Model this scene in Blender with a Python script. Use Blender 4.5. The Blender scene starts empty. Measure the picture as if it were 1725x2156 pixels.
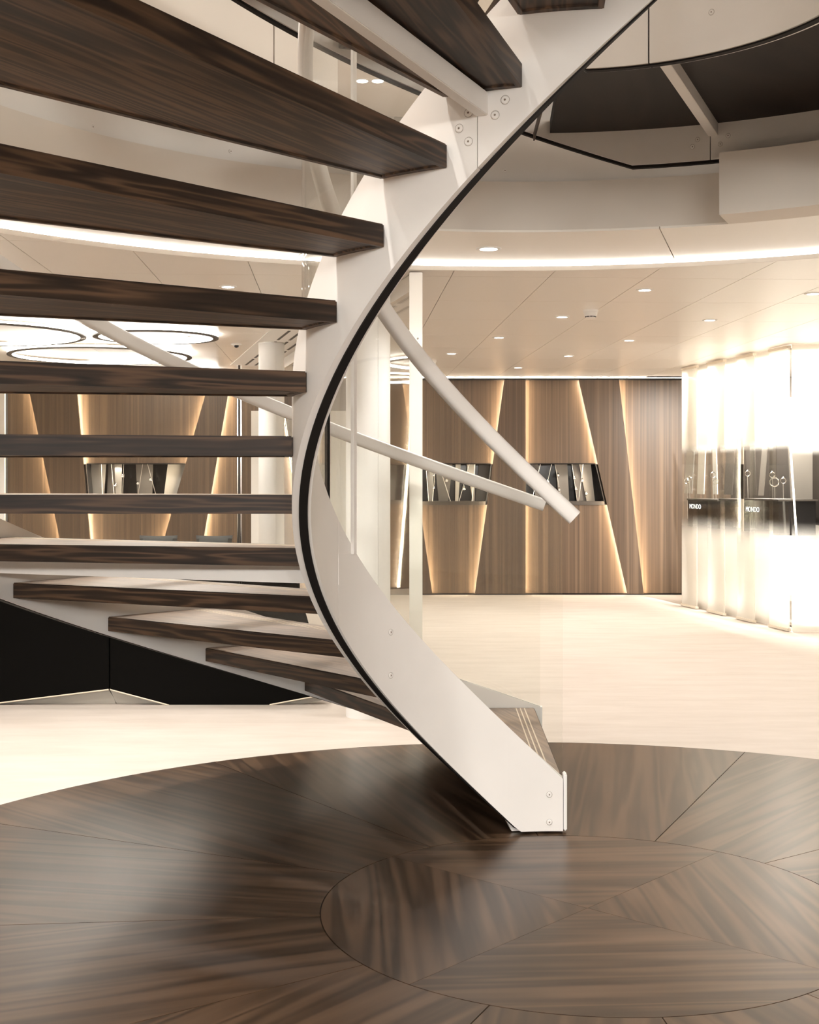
import bpy, bmesh, math, random
from math import sin, cos, pi, radians as rad, sqrt, atan2, hypot
from mathutils import Vector, Matrix
random.seed(7)
S = bpy.context.scene
COL = S.collection

# ------------------------------------------------------------------ camera
H = 1.45                                  # eye height
F = 2752.0                                # focal length in pixels of the 1725 px wide frame
cam_d = bpy.data.cameras.new('camera')
cam_d.sensor_fit = 'HORIZONTAL'
cam_d.sensor_width = 36.0
cam_d.lens = F / 1725.0 * 36.0
cam_d.shift_y = -66.0 / 1725.0
cam_d.clip_start = 0.05
cam_d.clip_end = 100
cam = bpy.data.objects.new('camera', cam_d)
cam.location = (0, 0, H)
cam.rotation_euler = (pi / 2, 0, 0)
COL.objects.link(cam)
S.camera = cam

# ------------------------------------------------------------------ world and exposure
w = bpy.data.worlds.new('world')
S.world = w
w.use_nodes = True
w.node_tree.nodes['Background'].inputs[0].default_value = (1.0, 0.86, 0.70, 1)
w.node_tree.nodes['Background'].inputs[1].default_value = 0.15
S.view_settings.view_transform = 'Standard'
S.view_settings.look = 'None'
S.view_settings.exposure = 0.3
S.view_settings.gamma = 1.0
S.view_settings.use_curve_mapping = False
cy = S.cycles
cy.use_denoising = True
cy.use_adaptive_sampling = True
cy.adaptive_threshold = 0.02
cy.adaptive_min_samples = 16
cy.max_bounces = 8
cy.diffuse_bounces = 5
cy.glossy_bounces = 5
cy.transmission_bounces = 8
cy.transparent_max_bounces = 24
cy.sample_clamp_indirect = 4.0
cy.caustics_reflective = False
cy.caustics_refractive = False
cy.blur_glossy = 0.5

WARM = (1.0, 0.965, 0.915)
WARM2 = (1.0, 0.80, 0.58)
P_SPOT = 84.0          # lower level downlights, W
P_NEAR = 70.0         # added downlights over and behind the camera, W
P_FRONT = 390.0        # added fill spots behind the camera, W
P_EAST = 520.0         # added upper spots, right and left, that brighten edge band and fascia
P_WEST = 320.0
P_UPF = 120.0
P_SOF = 190.0           # downlights in the round soffit
P_STAIR = 1200.0         # two added downlights that brighten the tread tops
P_UP = 320.0           # upper level downlights, W
P_RING = 19.0          # strip round the stair opening (emission)
P_PEND = 17.0          # ring pendants (emission)
P_SLIT = 50.0          # wall slits (emission)
P_CAB = 40.0           # display cabinet lines, W

XC, YC = 0.604, 4.434                     # axis of the stair
ZC = 2.76                                 # lower ceiling
ZS = 2.80                                 # soffit round the opening
Z1 = 3.38                                 # upper floor level
ZUP = 6.10                                # upper ceiling
YW = 16.6                                 # wood wall

# ------------------------------------------------------------------ helpers
def link(o):
    COL.objects.link(o)
    return o

def obj(name, me, parent=None, loc=None, rotz=None):
    o = bpy.data.objects.new(name, me)
    link(o)
    if parent is not None:
        o.parent = parent
    if loc is not None:
        o.location = loc
    if rotz is not None:
        o.rotation_euler = (0, 0, rotz)
    return o

def tag(o, label=None, cat=None, group=None, kind=None):
    if label: o['label'] = label
    if cat: o['category'] = cat
    if group: o['group'] = group
    if kind: o['kind'] = kind
    return o

def empty(name, loc=(0, 0, 0), rotz=0.0, label=None, cat=None, group=None, kind=None):
    o = bpy.data.objects.new(name, None)
    o.empty_display_size = 0.1
    o.location = loc
    o.rotation_euler = (0, 0, rotz)
    link(o)
    return tag(o, label, cat, group, kind)

class MB:
    """collects plain shapes into one mesh"""
    def __init__(s):
        s.v = []; s.f = []; s.m = []
    def add(s, vs, fs, mi=0):
        b = len(s.v)
        s.v += [tuple(v) for v in vs]
        s.f += [tuple(i + b for i in f) for f in fs]
        s.m += [mi] * len(fs)
        return s
    def box(s, x0, y0, z0, x1, y1, z1, mi=0):
        vs = [(x0, y0, z0), (x1, y0, z0), (x1, y1, z0), (x0, y1, z0), (x0, y0, z1), (x1, y0, z1), (x1, y1, z1), (x0, y1, z1)]
        return s.add(vs, [(0, 3, 2, 1), (4, 5, 6, 7), (0, 1, 5, 4), (1, 2, 6, 5), (2, 3, 7, 6), (3, 0, 4, 7)], mi)
    def prism(s, pts, z0, z1, mi=0):
        n = len(pts)
        a = sum(pts[i][0] * pts[(i + 1) % n][1] - pts[(i + 1) % n][0] * pts[i][1] for i in range(n))
        if a < 0: pts = pts[::-1]
        vs = [(p[0], p[1], z0) for p in pts] + [(p[0], p[1], z1) for p in pts]
        fs = [tuple(range(n - 1, -1, -1)), tuple(range(n, 2 * n))]
        fs += [(i, (i + 1) % n, n + (i + 1) % n, n + i) for i in range(n)]
        return s.add(vs, fs, mi)
    def slab(s, pts, y0, y1, mi=0):
        """polygon in the x-z plane, extruded in y"""
        n = len(pts)
        a = sum(pts[i][0] * pts[(i + 1) % n][1] - pts[(i + 1) % n][0] * pts[i][1] for i in range(n))
        if a < 0: pts = pts[::-1]
        vs = [(p[0], y0, p[1]) for p in pts] + [(p[0], y1, p[1]) for p in pts]
        fs = [tuple(range(n)), tuple(range(2 * n - 1, n - 1, -1))]
        fs += [(i, n + i, n + (i + 1) % n, (i + 1) % n) for i in range(n)]
        return s.add(vs, fs, mi)
    def arc(s, r0, r1, phis, zb, zt, mi=0):
        """upright curved plate between radii r0 < r1; phis in degrees; zb, zt numbers or functions of degrees"""
        fb = zb if callable(zb) else (lambda p: zb)
        ft = zt if callable(zt) else (lambda p: zt)
        vs = []; fs = []
        for p in phis:
            c, d = cos(rad(p)), sin(rad(p))
            b, t = fb(p), ft(p)
            vs += [(r0 * c, r0 * d, b), (r1 * c, r1 * d, b), (r1 * c, r1 * d, t), (r0 * c, r0 * d, t)]
        n = len(phis)
        for i in range(n - 1):
            a, e = 4 * i, 4 * i + 4
            fs += [(a, a + 1, e + 1, e), (a + 1, a + 2, e + 2, e + 1), (a + 2, a + 3, e + 3, e + 2), (a + 3, a, e, e + 3)]
        if abs(phis[-1] - phis[0] - 360) < 1e-6:
            pass
        else:
            fs += [(0, 3, 2, 1), (4 * n - 4, 4 * n - 3, 4 * n - 2, 4 * n - 1)]
        return s.add(vs, fs, mi)
    def tube(s, p0, p1, r, n=8, mi=0, r1=None):
        p0 = Vector(p0); p1 = Vector(p1); d = (p1 - p0).normalized()
        a = d.orthogonal().normalized(); b = d.cross(a)
        r1 = r if r1 is None else r1
        vs = []
        for i in range(n):
            t = 2 * pi * i / n; q = a * cos(t) + b * sin(t)
            vs += [p0 + q * r, p1 + q * r1]
        fs = [(2 * i, 2 * ((i + 1) % n), 2 * ((i + 1) % n) + 1, 2 * i + 1) for i in range(n)]
        fs += [tuple(2 * i for i in range(n - 1, -1, -1)), tuple(2 * i + 1 for i in range(n))]
        return s.add(vs, fs, mi)
    def lathe(s, prof, n=24, mi=0, axis=(0, 0, 1), org=(0, 0, 0)):
        """prof: list of (radius, height)"""
        ax = Vector(axis).normalized(); a = ax.orthogonal().normalized(); b = ax.cross(a); o = Vector(org)
        vs = []
        for i in range(n):
            t = 2 * pi * i / n; q = a * cos(t) + b * sin(t)
            vs += [o + q * r + ax * h for r, h in prof]
        m = len(prof); fs = []
        for i in range(n):
            j = (i + 1) % n
            for k in range(m - 1):
                fs.append((i * m + k, j * m + k, j * m + k + 1, i * m + k + 1))
        return s.add(vs, fs, mi)
    def torus(s, R, r, n=24, k=8, org=(0, 0, 0), axis=(0, 0, 1), mi=0, arc=2 * pi, sx=1.0):
        ax = Vector(axis).normalized(); a = ax.orthogonal().normalized(); b = ax.cross(a); o = Vector(org)
        vs = []; fs = []
        for i in range(n):
            t = arc * i / n; q = a * cos(t) + b * sin(t)
            for j in range(k):
                u = 2 * pi * j / k
                vs.append(o + q * (R + r * cos(u)) + ax * (r * sx * sin(u)))
        for i in range(n):
            i2 = (i + 1) % n
            for j in range(k):
                j2 = (j + 1) % k
                fs.append((i * k + j, i2 * k + j, i2 * k + j2, i * k + j2))
        return s.add(vs, fs, mi)
    def mesh(s, name, mats, smooth=True, bevel=0.0):
        me = bpy.data.meshes.new(name)
        me.from_pydata(s.v, [], s.f)
        if not isinstance(mats, (list, tuple)): mats = [mats]
        for m in mats: me.materials.append(m)
        me.polygons.foreach_set('material_index', s.m)
        bm = bmesh.new(); bm.from_mesh(me)
        bmesh.ops.recalc_face_normals(bm, faces=bm.faces)
        if bevel > 0:
            es = [e for e in bm.edges if len(e.link_faces) == 2 and e.calc_face_angle(0) > rad(40)]
            bmesh.ops.bevel(bm, geom=es, offset=bevel, segments=2, affect='EDGES', clamp_overlap=True)
        bm.to_mesh(me); bm.free()
        if smooth:
            me.polygons.foreach_set('use_smooth', [True] * len(me.polygons))
            me.set_sharp_from_angle(angle=rad(32))
        me.update()
        return me
    def build(s, name, mats, parent=None, loc=None, rotz=None, smooth=True, bevel=0.0):
        return obj(name, s.mesh(name, mats, smooth, bevel), parent, loc, rotz)

def steps(a, b, st=2.0):
    n = max(1, int(math.ceil(abs(b - a) / st)))
    return [a + (b - a) * i / n for i in range(n + 1)]

def pol(r, p, z=0.0, world=False):
    v = (r * cos(rad(p)), r * sin(rad(p)), z)
    return (v[0] + XC, v[1] + YC, z) if world else v

# ------------------------------------------------------------------ materials
def newmat(name):
    m = bpy.data.materials.new(name); m.use_nodes = True
    return m, m.node_tree.nodes, m.node_tree.links, m.node_tree.nodes['Principled BSDF']

def plain(name, col, rough=0.5, metal=0.0, var=0.0, scale=8.0, spec=0.5, coat=0.0, coat_r=0.1, bump=0.0):
    m, N, L, B = newmat(name)
    B.inputs['Base Color'].default_value = (*col, 1)
    B.inputs['Roughness'].default_value = rough
    B.inputs['Metallic'].default_value = metal
    B.inputs['Specular IOR Level'].default_value = spec
    B.inputs['Coat Weight'].default_value = coat
    B.inputs['Coat Roughness'].default_value = coat_r
    if var > 0 or bump > 0:
        tc = N.new('ShaderNodeTexCoord')
        no = N.new('ShaderNodeTexNoise'); no.inputs['Scale'].default_value = scale; no.inputs['Detail'].default_value = 5
        L.new(tc.outputs['Object'], no.inputs['Vector'])
        if var > 0:
            rp = N.new('ShaderNodeValToRGB')
            rp.color_ramp.elements[0].position = 0.3; rp.color_ramp.elements[1].position = 0.7
            rp.color_ramp.elements[0].color = (*[c * (1 - var) for c in col], 1)
            rp.color_ramp.elements[1].color = (*[min(1, c * (1 + var)) for c in col], 1)
            L.new(no.outputs['Fac'], rp.inputs['Fac']); L.new(rp.outputs['Color'], B.inputs['Base Color'])
        if bump > 0:
            bp = N.new('ShaderNodeBump'); bp.inputs['Strength'].default_value = bump; bp.inputs['Distance'].default_value = 0.01
            L.new(no.outputs['Fac'], bp.inputs['Height']); L.new(bp.outputs['Normal'], B.inputs['Normal'])
    return m

def emit(name, col, strength):
    m = bpy.data.materials.new(name); m.use_nodes = True
    N = m.node_tree.nodes; L = m.node_tree.links
    N.remove(N['Principled BSDF'])
    e = N.new('ShaderNodeEmission'); e.inputs[0].default_value = (*col, 1); e.inputs[1].default_value = strength
    L.new(e.outputs[0], N['Material Output'].inputs['Surface'])
    return m

def wood(name, dark, mid, light, axis='x', stretch=0.55, across=5.5, rings=9.0, fine=150.0, rough=0.35, coat=0.0,
         coat_r=0.2, contrast=1.0, spec=0.5, fine_amt=0.35):
    """veneer: growth figure stretched along AXIS of the object, thin pores on top"""
    m, N, L, B = newmat(name)
    tc = N.new('ShaderNodeTexCoord'); oi = N.new('ShaderNodeObjectInfo')
    mul = N.new('ShaderNodeVectorMath'); mul.operation = 'SCALE'; mul.inputs[0].default_value = (17.3, 9.1, 5.7)
    L.new(oi.outputs['Random'], mul.inputs['Scale'])
    ad = N.new('ShaderNodeVectorMath'); ad.operation = 'ADD'
    L.new(tc.outputs['Object'], ad.inputs[0]); L.new(mul.outputs[0], ad.inputs[1])
    def mapped(sl, sa):
        mp = N.new('ShaderNodeMapping')
        sc = {'x': (sl, sa, sa), 'y': (sa, sl, sa), 'z': (sa, sa, sl)}[axis]
        mp.inputs['Scale'].default_value = sc
        L.new(ad.outputs[0], mp.inputs['Vector'])
        return mp.outputs[0]
    n1 = N.new('ShaderNodeTexNoise'); n1.inputs['Scale'].default_value = 1.0; n1.inputs['Detail'].default_value = 2.5
    n1.inputs['Roughness'].default_value = 0.45; n1.inputs['Distortion'].default_value = 0.25
    L.new(mapped(stretch, across), n1.inputs['Vector'])
    k = N.new('ShaderNodeMath'); k.operation = 'MULTIPLY'; k.inputs[1].default_value = rings * 2 * pi
    L.new(n1.outputs['Fac'], k.inputs[0])
    sn = N.new('ShaderNodeMath'); sn.operation = 'SINE'; L.new(k.outputs[0], sn.inputs[0])
    mr = N.new('ShaderNodeMapRange'); mr.inputs[1].default_value = -1; mr.inputs[2].default_value = 1
    L.new(sn.outputs[0], mr.inputs[0])
    n2 = N.new('ShaderNodeTexNoise'); n2.inputs['Scale'].default_value = 1.0; n2.inputs['Detail'].default_value = 3
    L.new(mapped(stretch * 6, fine), n2.inputs['Vector'])
    n3 = N.new('ShaderNodeTexNoise'); n3.inputs['Scale'].default_value = 1.0; n3.inputs['Detail'].default_value = 2
    L.new(mapped(stretch * 0.8, across * 2.2), n3.inputs['Vector'])
    a = N.new('ShaderNodeMix'); a.inputs['Factor'].default_value = fine_amt
    L.new(mr.outputs[0], a.inputs['A']); L.new(n2.outputs['Fac'], a.inputs['B'])
    b = N.new('ShaderNodeMix'); b.inputs['Factor'].default_value = 0.42
    L.new(a.outputs['Result'], b.inputs['A']); L.new(n3.outputs['Fac'], b.inputs['B'])
    rp = N.new('ShaderNodeValToRGB'); e = rp.color_ramp.elements
    e[0].position = 0.5 - 0.3 / contrast; e[0].color = (*dark, 1)
    e[1].position = 0.5 + 0.3 / contrast; e[1].color = (*light, 1)
    x = e.new(0.5); x.color = (*mid, 1)
    L.new(b.outputs['Result'], rp.inputs['Fac']); L.new(rp.outputs['Color'], B.inputs['Base Color'])
    B.inputs['Roughness'].default_value = rough
    B.inputs['Specular IOR Level'].default_value = spec
    B.inputs['Coat Weight'].default_value = coat
    B.inputs['Coat Roughness'].default_value = coat_r
    return m

def sheet_fresnel(N, L, ior):
    """same reflectance from both faces of a sheet (the node inverts the index on back faces)"""
    fr = N.new('ShaderNodeFresnel'); ge = N.new('ShaderNodeNewGeometry')
    mp = N.new('ShaderNodeMapRange'); mp.inputs[3].default_value = ior; mp.inputs[4].default_value = 1.0 / ior
    L.new(ge.outputs['Backfacing'], mp.inputs[0]); L.new(mp.outputs[0], fr.inputs['IOR'])
    return fr

def glass_mat(name, tint=(0.985, 0.99, 0.98), refl=0.9):
    """thin clear sheet: see-through with a fresnel reflection"""
    m = bpy.data.materials.new(name); m.use_nodes = True
    N = m.node_tree.nodes; L = m.node_tree.links
    N.remove(N['Principled BSDF'])
    t = N.new('ShaderNodeBsdfTransparent'); t.inputs[0].default_value = (*tint, 1)
    g = N.new('ShaderNodeBsdfGlossy'); g.inputs['Roughness'].default_value = 0.02; g.inputs[0].default_value = (refl, refl, refl, 1)
    fr = sheet_fresnel(N, L, 1.45)
    mx = N.new('ShaderNodeMixShader')
    L.new(fr.outputs[0], mx.inputs[0]); L.new(t.outputs[0], mx.inputs[1]); L.new(g.outputs[0], mx.inputs[2])
    L.new(mx.outputs[0], N['Material Output'].inputs['Surface'])
    return m

def frost_mat(name, lo0, lo1, hi0, hi1, dens=0.93):
    """sheet with a printed frosting that is dense at the top and the bottom and clear in a band between (object z)"""
    m = bpy.data.materials.new(name); m.use_nodes = True
    N = m.node_tree.nodes; L = m.node_tree.links
    N.remove(N['Principled BSDF'])
    tc = N.new('ShaderNodeTexCoord'); sp = N.new('ShaderNodeSeparateXYZ'); L.new(tc.outputs['Object'], sp.inputs[0])
    a = N.new('ShaderNodeMapRange'); a.interpolation_type = 'SMOOTHSTEP'
    a.inputs[1].default_value = lo0; a.inputs[2].default_value = lo1; a.inputs[3].default_value = dens; a.inputs[4].default_value = 0.0
    b = N.new('ShaderNodeMapRange'); b.interpolation_type = 'SMOOTHSTEP'
    b.inputs[1].default_value = hi0; b.inputs[2].default_value = hi1; b.inputs[3].default_value = 0.0; b.inputs[4].default_value = dens
    L.new(sp.outputs['Z'], a.inputs[0]); L.new(sp.outputs['Z'], b.inputs[0])
    mxm = N.new('ShaderNodeMath'); mxm.operation = 'MAXIMUM'; L.new(a.outputs[0], mxm.inputs[0]); L.new(b.outputs[0], mxm.inputs[1])
    t = N.new('ShaderNodeBsdfTransparent'); t.inputs[0].default_value = (0.97, 0.98, 0.97, 1)
    g = N.new('ShaderNodeBsdfGlossy'); g.inputs['Roughness'].default_value = 0.05
    fr = sheet_fresnel(N, L, 1.35)
    cl = N.new('ShaderNodeMixShader'); L.new(fr.outputs[0], cl.inputs[0]); L.new(t.outputs[0], cl.inputs[1]); L.new(g.outputs[0], cl.inputs[2])
    d = N.new('ShaderNodeBsdfDiffuse'); d.inputs[0].default_value = (0.86, 0.83, 0.78, 1)
    tr = N.new('ShaderNodeBsdfTranslucent'); tr.inputs[0].default_value = (0.90, 0.87, 0.82, 1)
    fz = N.new('ShaderNodeMixShader'); fz.inputs[0].default_value = 0.6; L.new(d.outputs[0], fz.inputs[1]); L.new(tr.outputs[0], fz.inputs[2])
    mx = N.new('ShaderNodeMixShader')
    L.new(mxm.outputs[0], mx.inputs[0]); L.new(cl.outputs[0], mx.inputs[1]); L.new(fz.outputs[0], mx.inputs[2])
    L.new(mx.outputs[0], N['Material Output'].inputs['Surface'])
    return m

def stone_floor():
    m, N, L, B = newmat('cream_floor')
    tc = N.new('ShaderNodeTexCoord')
    mp = N.new('ShaderNodeMapping'); mp.inputs['Scale'].default_value = (0.9, 3.2, 1); L.new(tc.outputs['Object'], mp.inputs[0])
    n = N.new('ShaderNodeTexNoise'); n.inputs['Scale'].default_value = 2.0; n.inputs['Detail'].default_value = 7; n.inputs['Roughness'].default_value = 0.6
    L.new(mp.outputs[0], n.inputs['Vector'])
    rp = N.new('ShaderNodeValToRGB'); e = rp.color_ramp.elements
    e[0].position = 0.3; e[0].color = (0.455, 0.395, 0.34, 1); e[1].position = 0.72; e[1].color = (0.535, 0.475, 0.42, 1)
    L.new(n.outputs['Fac'], rp.inputs[0]); L.new(rp.outputs[0], B.inputs['Base Color'])
    B.inputs['Roughness'].default_value = 0.55
    B.inputs['Specular IOR Level'].default_value = 0.35
    return m

M = {}
M['white'] = plain('white_lacquer', (0.83, 0.80, 0.765), 0.42, var=0.03, scale=3.0)
M['white2'] = plain('white_column_paint', (0.88, 0.86, 0.83), 0.4)
M['plaster'] = plain('warm_plaster', (0.88, 0.83, 0.77), 0.7, var=0.02, scale=2.0)
M['fascia'] = plain('beige_fascia', (0.76, 0.70, 0.63), 0.6, var=0.03, scale=2.0)
M['ceil'] = plain('satin_ceiling', (0.90, 0.835, 0.755), 0.4, spec=0.6, coat=1.0, coat_r=0.33)
M['soffit'] = plain('satin_soffit', (0.93, 0.88, 0.81), 0.5, spec=0.5, coat=1.0, coat_r=0.42)
M['black'] = plain('black_rubber', (0.012, 0.010, 0.009), 0.75, spec=0.2)
M['blackmat'] = plain('black_fabric', (0.004, 0.0035, 0.003), 0.95, var=0.35, scale=260, spec=0.08)
M['blackgloss'] = plain('black_gloss', (0.012, 0.011, 0.011), 0.12)
M['dark'] = plain('dark_line', (0.05, 0.04, 0.032), 0.6)
M['grey'] = plain('grey_panel', (0.17, 0.15, 0.13), 0.45)
M['grey2'] = plain('pale_grey_panel', (0.42, 0.39, 0.34), 0.4)
M['metal'] = plain('brushed_aluminium', (0.78, 0.74, 0.68), 0.32, metal=0.85)
M['chrome'] = plain('chrome', (0.92, 0.90, 0.87), 0.12, metal=1.0)
M['cushion'] = plain('charcoal_cloth', (0.05, 0.05, 0.047), 0.9, var=0.2, scale=80)
M['floor'] = stone_floor()
WAL = ((0.009, 0.0050, 0.0030), (0.033, 0.0178, 0.0098), (0.108, 0.060, 0.033))
M['tread'] = wood('walnut_edge', *WAL, 'x', 1.1, 19.0, 6.0, 130, 0.5, contrast=1.05, spec=0.3)
M['tread_top'] = wood('walnut_top_lit_lacquer', (0.085, 0.052, 0.032), (0.18, 0.113, 0.070), (0.27, 0.174, 0.111), 'x', 0.9, 11.0, 8.0, 160, 0.5, coat=1.0, coat_r=0.5, contrast=0.9)  # lacquered; the lighter brown puts light falling on the tops into the colour
M['disc'] = wood('walnut_floor', (0.024, 0.0132, 0.0072), (0.060, 0.0345, 0.0195), (0.098, 0.0585, 0.0345), 'x', 0.45, 8.0, 5.0, 55, 0.285, coat=0.0, coat_r=0.2, spec=0.34, contrast=1.0, fine_amt=0.3)
M['disc_y'] = wood('walnut_floor_cross', (0.022, 0.0120, 0.0065), (0.058, 0.0333, 0.0188), (0.098, 0.0585, 0.0345), 'y', 0.45, 9.0, 5.0, 55, 0.285, coat=0.0, coat_r=0.2, spec=0.34, contrast=1.05, fine_amt=0.3)
M['wall_wood'] = wood('oak_wall_veneer', (0.056, 0.034, 0.0195), (0.105, 0.066, 0.0385), (0.165, 0.107, 0.064), 'z', 0.16, 24.0, 1.7, 75, 0.42, contrast=1.1, fine_amt=0.5)
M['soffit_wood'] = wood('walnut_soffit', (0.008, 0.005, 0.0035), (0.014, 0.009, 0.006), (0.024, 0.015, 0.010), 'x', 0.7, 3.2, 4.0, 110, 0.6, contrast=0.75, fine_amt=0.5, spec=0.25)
M['glass'] = glass_mat('clear_glass')
M['led'] = emit('led_strip', (1.0, 0.94, 0.85), P_RING)
M['pend'] = emit('pendant_led', (1.0, 0.95, 0.87), P_PEND)
M['slit'] = emit('slit_led', (1.0, 0.84, 0.62), P_SLIT)
M['lamp'] = emit('downlight_lens', (1.0, 0.90, 0.78), 22.0)
M['nosing'] = plain('pale_nosing', (0.72, 0.62, 0.50), 0.4)
M['text'] = emit('glowing_white_letters', (1.0, 0.97, 0.92), 1.6)  # white letters given a glow of their own

# ------------------------------------------------------------------ lamps (fixtures of the room, and added ones given housings)
def spot_data(name, power, size=rad(125), blend=0.7, radius=0.045, col=WARM):
    d = bpy.data.lights.new(name, 'SPOT'); d.energy = power; d.spot_size = size; d.spot_blend = blend
    d.shadow_soft_size = radius; d.color = col
    return d
SPOT = spot_data('downlight_beam', P_SPOT)
SPOT_SOF = spot_data('soffit_downlight_beam', P_SOF, rad(120), 0.7, 0.05)
SPOT_NEAR = spot_data('near_downlight_beam', P_NEAR, rad(160), 0.9)
SPOT_WASH = spot_data('wall_wash_beam', P_UP * 0.2, rad(110), 0.8, 0.09)
SPOT_STAIR = spot_data('added_stair_beam', P_STAIR, rad(60), 0.6, 0.09)
SPOT_UP = spot_data('upper_downlight_beam', P_UP, rad(150), 0.8, 0.09)
lens_me = MB().lathe([(0.0, -0.003), (0.042, -0.003), (0.042, 0.0)], 20).mesh('lens', M['lamp'])
trim_me = MB().lathe([(0.042, 0.0), (0.042, -0.006), (0.058, -0.005), (0.060, 0.0)], 24).mesh('trim_ring', M['white2'])
def downlight(x, y, z, label, data=SPOT, s=1.0, lit=True, group=None, cat='light'):
    r = empty('recessed_downlight', (x, y, z), 0, label, cat, group)
    a = obj('lens', lens_me, r, (0, 0, -0.001)); b = obj('trim_ring', trim_me, r)
    a.scale = b.scale = (s, s, 1)
    if lit:
        l = bpy.data.objects.new('bulb', data); link(l); l.parent = r; l.location = (0, 0, -0.02)
    return r

# ================================================================== THE SHELL
# ---- floor with the round walnut inlay
R_DISC, R_IN = 2.815, 0.905
fl = MB()
outer = [(-9, -6), (9, -6), (9, 17.2), (-9, 17.2)]
N_ = 120
ring = [(XC + R_DISC * cos(2 * pi * i / N_), YC + R_DISC * sin(2 * pi * i / N_)) for i in range(N_)]
def on_rect(a):
    c, d = cos(a), sin(a); ts = []
    if c > 1e-9: ts.append((9 - XC) / c)
    if c < -1e-9: ts.append((-9 - XC) / c)
    if d > 1e-9: ts.append((17.2 - YC) / d)
    if d < -1e-9: ts.append((-6 - YC) / d)
    t = min(ts)
    return (XC + t * c, YC + t * d)
vs = []; fs = []
for i in range(N_):
    a = 2 * pi * i / N_
    vs += [(*ring[i], 0), (*on_rect(a), 0)]
for i in range(N_):
    j = (i + 1) % N_
    fs.append((2 * i, 2 * i + 1, 2 * j + 1, 2 * j))
fl.add(vs, fs)
cs = [on_rect(atan2(c[1] - YC, c[0] - XC)) for c in outer]
for c in outer:                             # fill the four corners that the fan cuts off
    a = atan2(c[1] - YC, c[0] - XC) % (2 * pi)
    i = int(a / (2 * pi / N_)); j = (i + 1) % N_
    fl.add([(*on_rect(2 * pi * i / N_), 0), (*c, 0), (*on_rect(2 * pi * j / N_), 0)], [(0, 1, 2)])
floor = fl.build('floor', M['floor'], smooth=False)
tag(floor, kind='structure')
base = MB().prism(ring, -0.06, -0.012).build('recess', M['dark'], floor, smooth=False)

def sector(r0, r1, half, gap, z0, z1):
    """flat sector symmetric about local x with a constant joint to its neighbours"""
    pts = []
    n = max(2, int(half / 2))
    a1 = half - math.degrees(gap / r1)
    a0 = half - math.degrees(gap / max(r0, 0.05))
    pts += [(r1 * cos(rad(a)), r1 * sin(rad(a))) for a in steps(-a1, a1, 2.5)]
    if r0 > 0.02: pts += [(r0 * cos(rad(a)), r0 * sin(rad(a))) for a in steps(a0, -a0, 2.5)]
    else: pts.append((gap * 1.4, 0))
    return MB().prism(pts, z0, z1)
sec_me = sector(R_IN + 0.002, R_DISC - 0.004, 15, 0.0018, -0.02, 0.0).mesh('wood_panel', M['disc'], smooth=False)
for k in range(12):
    obj('wood_panel', sec_me, floor, (XC, YC, 0), rad(20 + 30 * k))
wed_me = sector(0.0, R_IN - 0.002, 45, 0.0006, -0.02, 0.0).mesh('wood_panel', M['disc_y'], smooth=False)
for k in range(4):
    obj('wood_panel', wed_me, floor, (XC, YC, 0), rad(3 + 90 * k))

# ---- lower ceiling: satin metal panels in a grid turned 3 degrees, cut by the round soffit
R_LED, R_OP = 3.70, 2.67
ceil = MB()
ph = steps(0, 360, 3)
vs = []; fs = []
for i in range(N_):
    a = 2 * pi * i / N_
    vs += [(XC + (R_LED + 0.002) * cos(a), YC + (R_LED + 0.002) * sin(a), ZC + 0.012), (*on_rect(a), ZC + 0.012)]
for i in range(N_):
    j = (i + 1) % N_
    fs.append((2 * i, 2 * j, 2 * j + 1, 2 * i + 1))
ceil.add(vs, fs)
for c in outer:
    a = atan2(c[1] - YC, c[0] - XC) % (2 * pi)
    i = int(a / (2 * pi / N_)); j = (i + 1) % N_
    ceil.add([(*on_rect(2 * pi * i / N_), ZC + 0.012), (*on_rect(2 * pi * j / N_), ZC + 0.012), (*c, ZC + 0.012)], [(0, 1, 2)])
ceiling = ceil.build('ceiling', M['dark'], smooth=False)
tag(ceiling, kind='structure')
TH = rad(-3.1)
eu = Vector((cos(TH), -sin(TH))); ev = Vector((sin(TH), cos(TH)))
PU, PV, U0, V0 = 0.631, 1.12, 0.72, 9.48
def uv2xy(u, v): 
    p = eu * u + ev * v
    return (p.x, p.y)
def clip_cell(u0, u1, v0, v1):
    """quads of the cell outside the soffit circle"""
    g = 0.0022
    u0 += g; u1 -= g; v0 += g; v1 -= g
    cu = XC * eu.x + YC * eu.y; cv = XC * ev.x + YC * ev.y
    R = R_LED + 0.004
    du = max(u0 - cu, 0, cu - u1); dv = max(v0 - cv, 0, cv - v1)
    if hypot(du, dv) >= R: return [[(u0, v0), (u1, v0), (u1, v1), (u0, v1)]]
    if max(hypot(a - cu, b - cv) for a in (u0, u1) for b in (v0, v1)) <= R: return []
    out = []; n = 8
    def lim(u):
        d = R * R - (u - cu) ** 2
        return sqrt(d) if d > 0 else 0.0
    for i in range(n):
        a = u0 + (u1 - u0) * i / n; b = u0 + (u1 - u0) * (i + 1) / n
        la, lb = lim(a), lim(b)
        if v1 > cv:
            p, q = max(v0, cv + la if la else cv), max(v0, cv + lb if lb else cv)
            if v0 < cv and not la and not lb: p = q = v0
            if p < v1 - 1e-4 or q < v1 - 1e-4: out.append([(a, min(p, v1)), (b, min(q, v1)), (b, v1), (a, v1)])
        if v0 < cv:
            p, q = min(v1, cv - la), min(v1, cv - lb)
            if la or lb or v1 <= cv:
                if p > v0 + 1e-4 or q > v0 + 1e-4: out.append([(a, v0), (b, v0), (b, max(q, v0)), (a, max(p, v0))])
    return out
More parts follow.
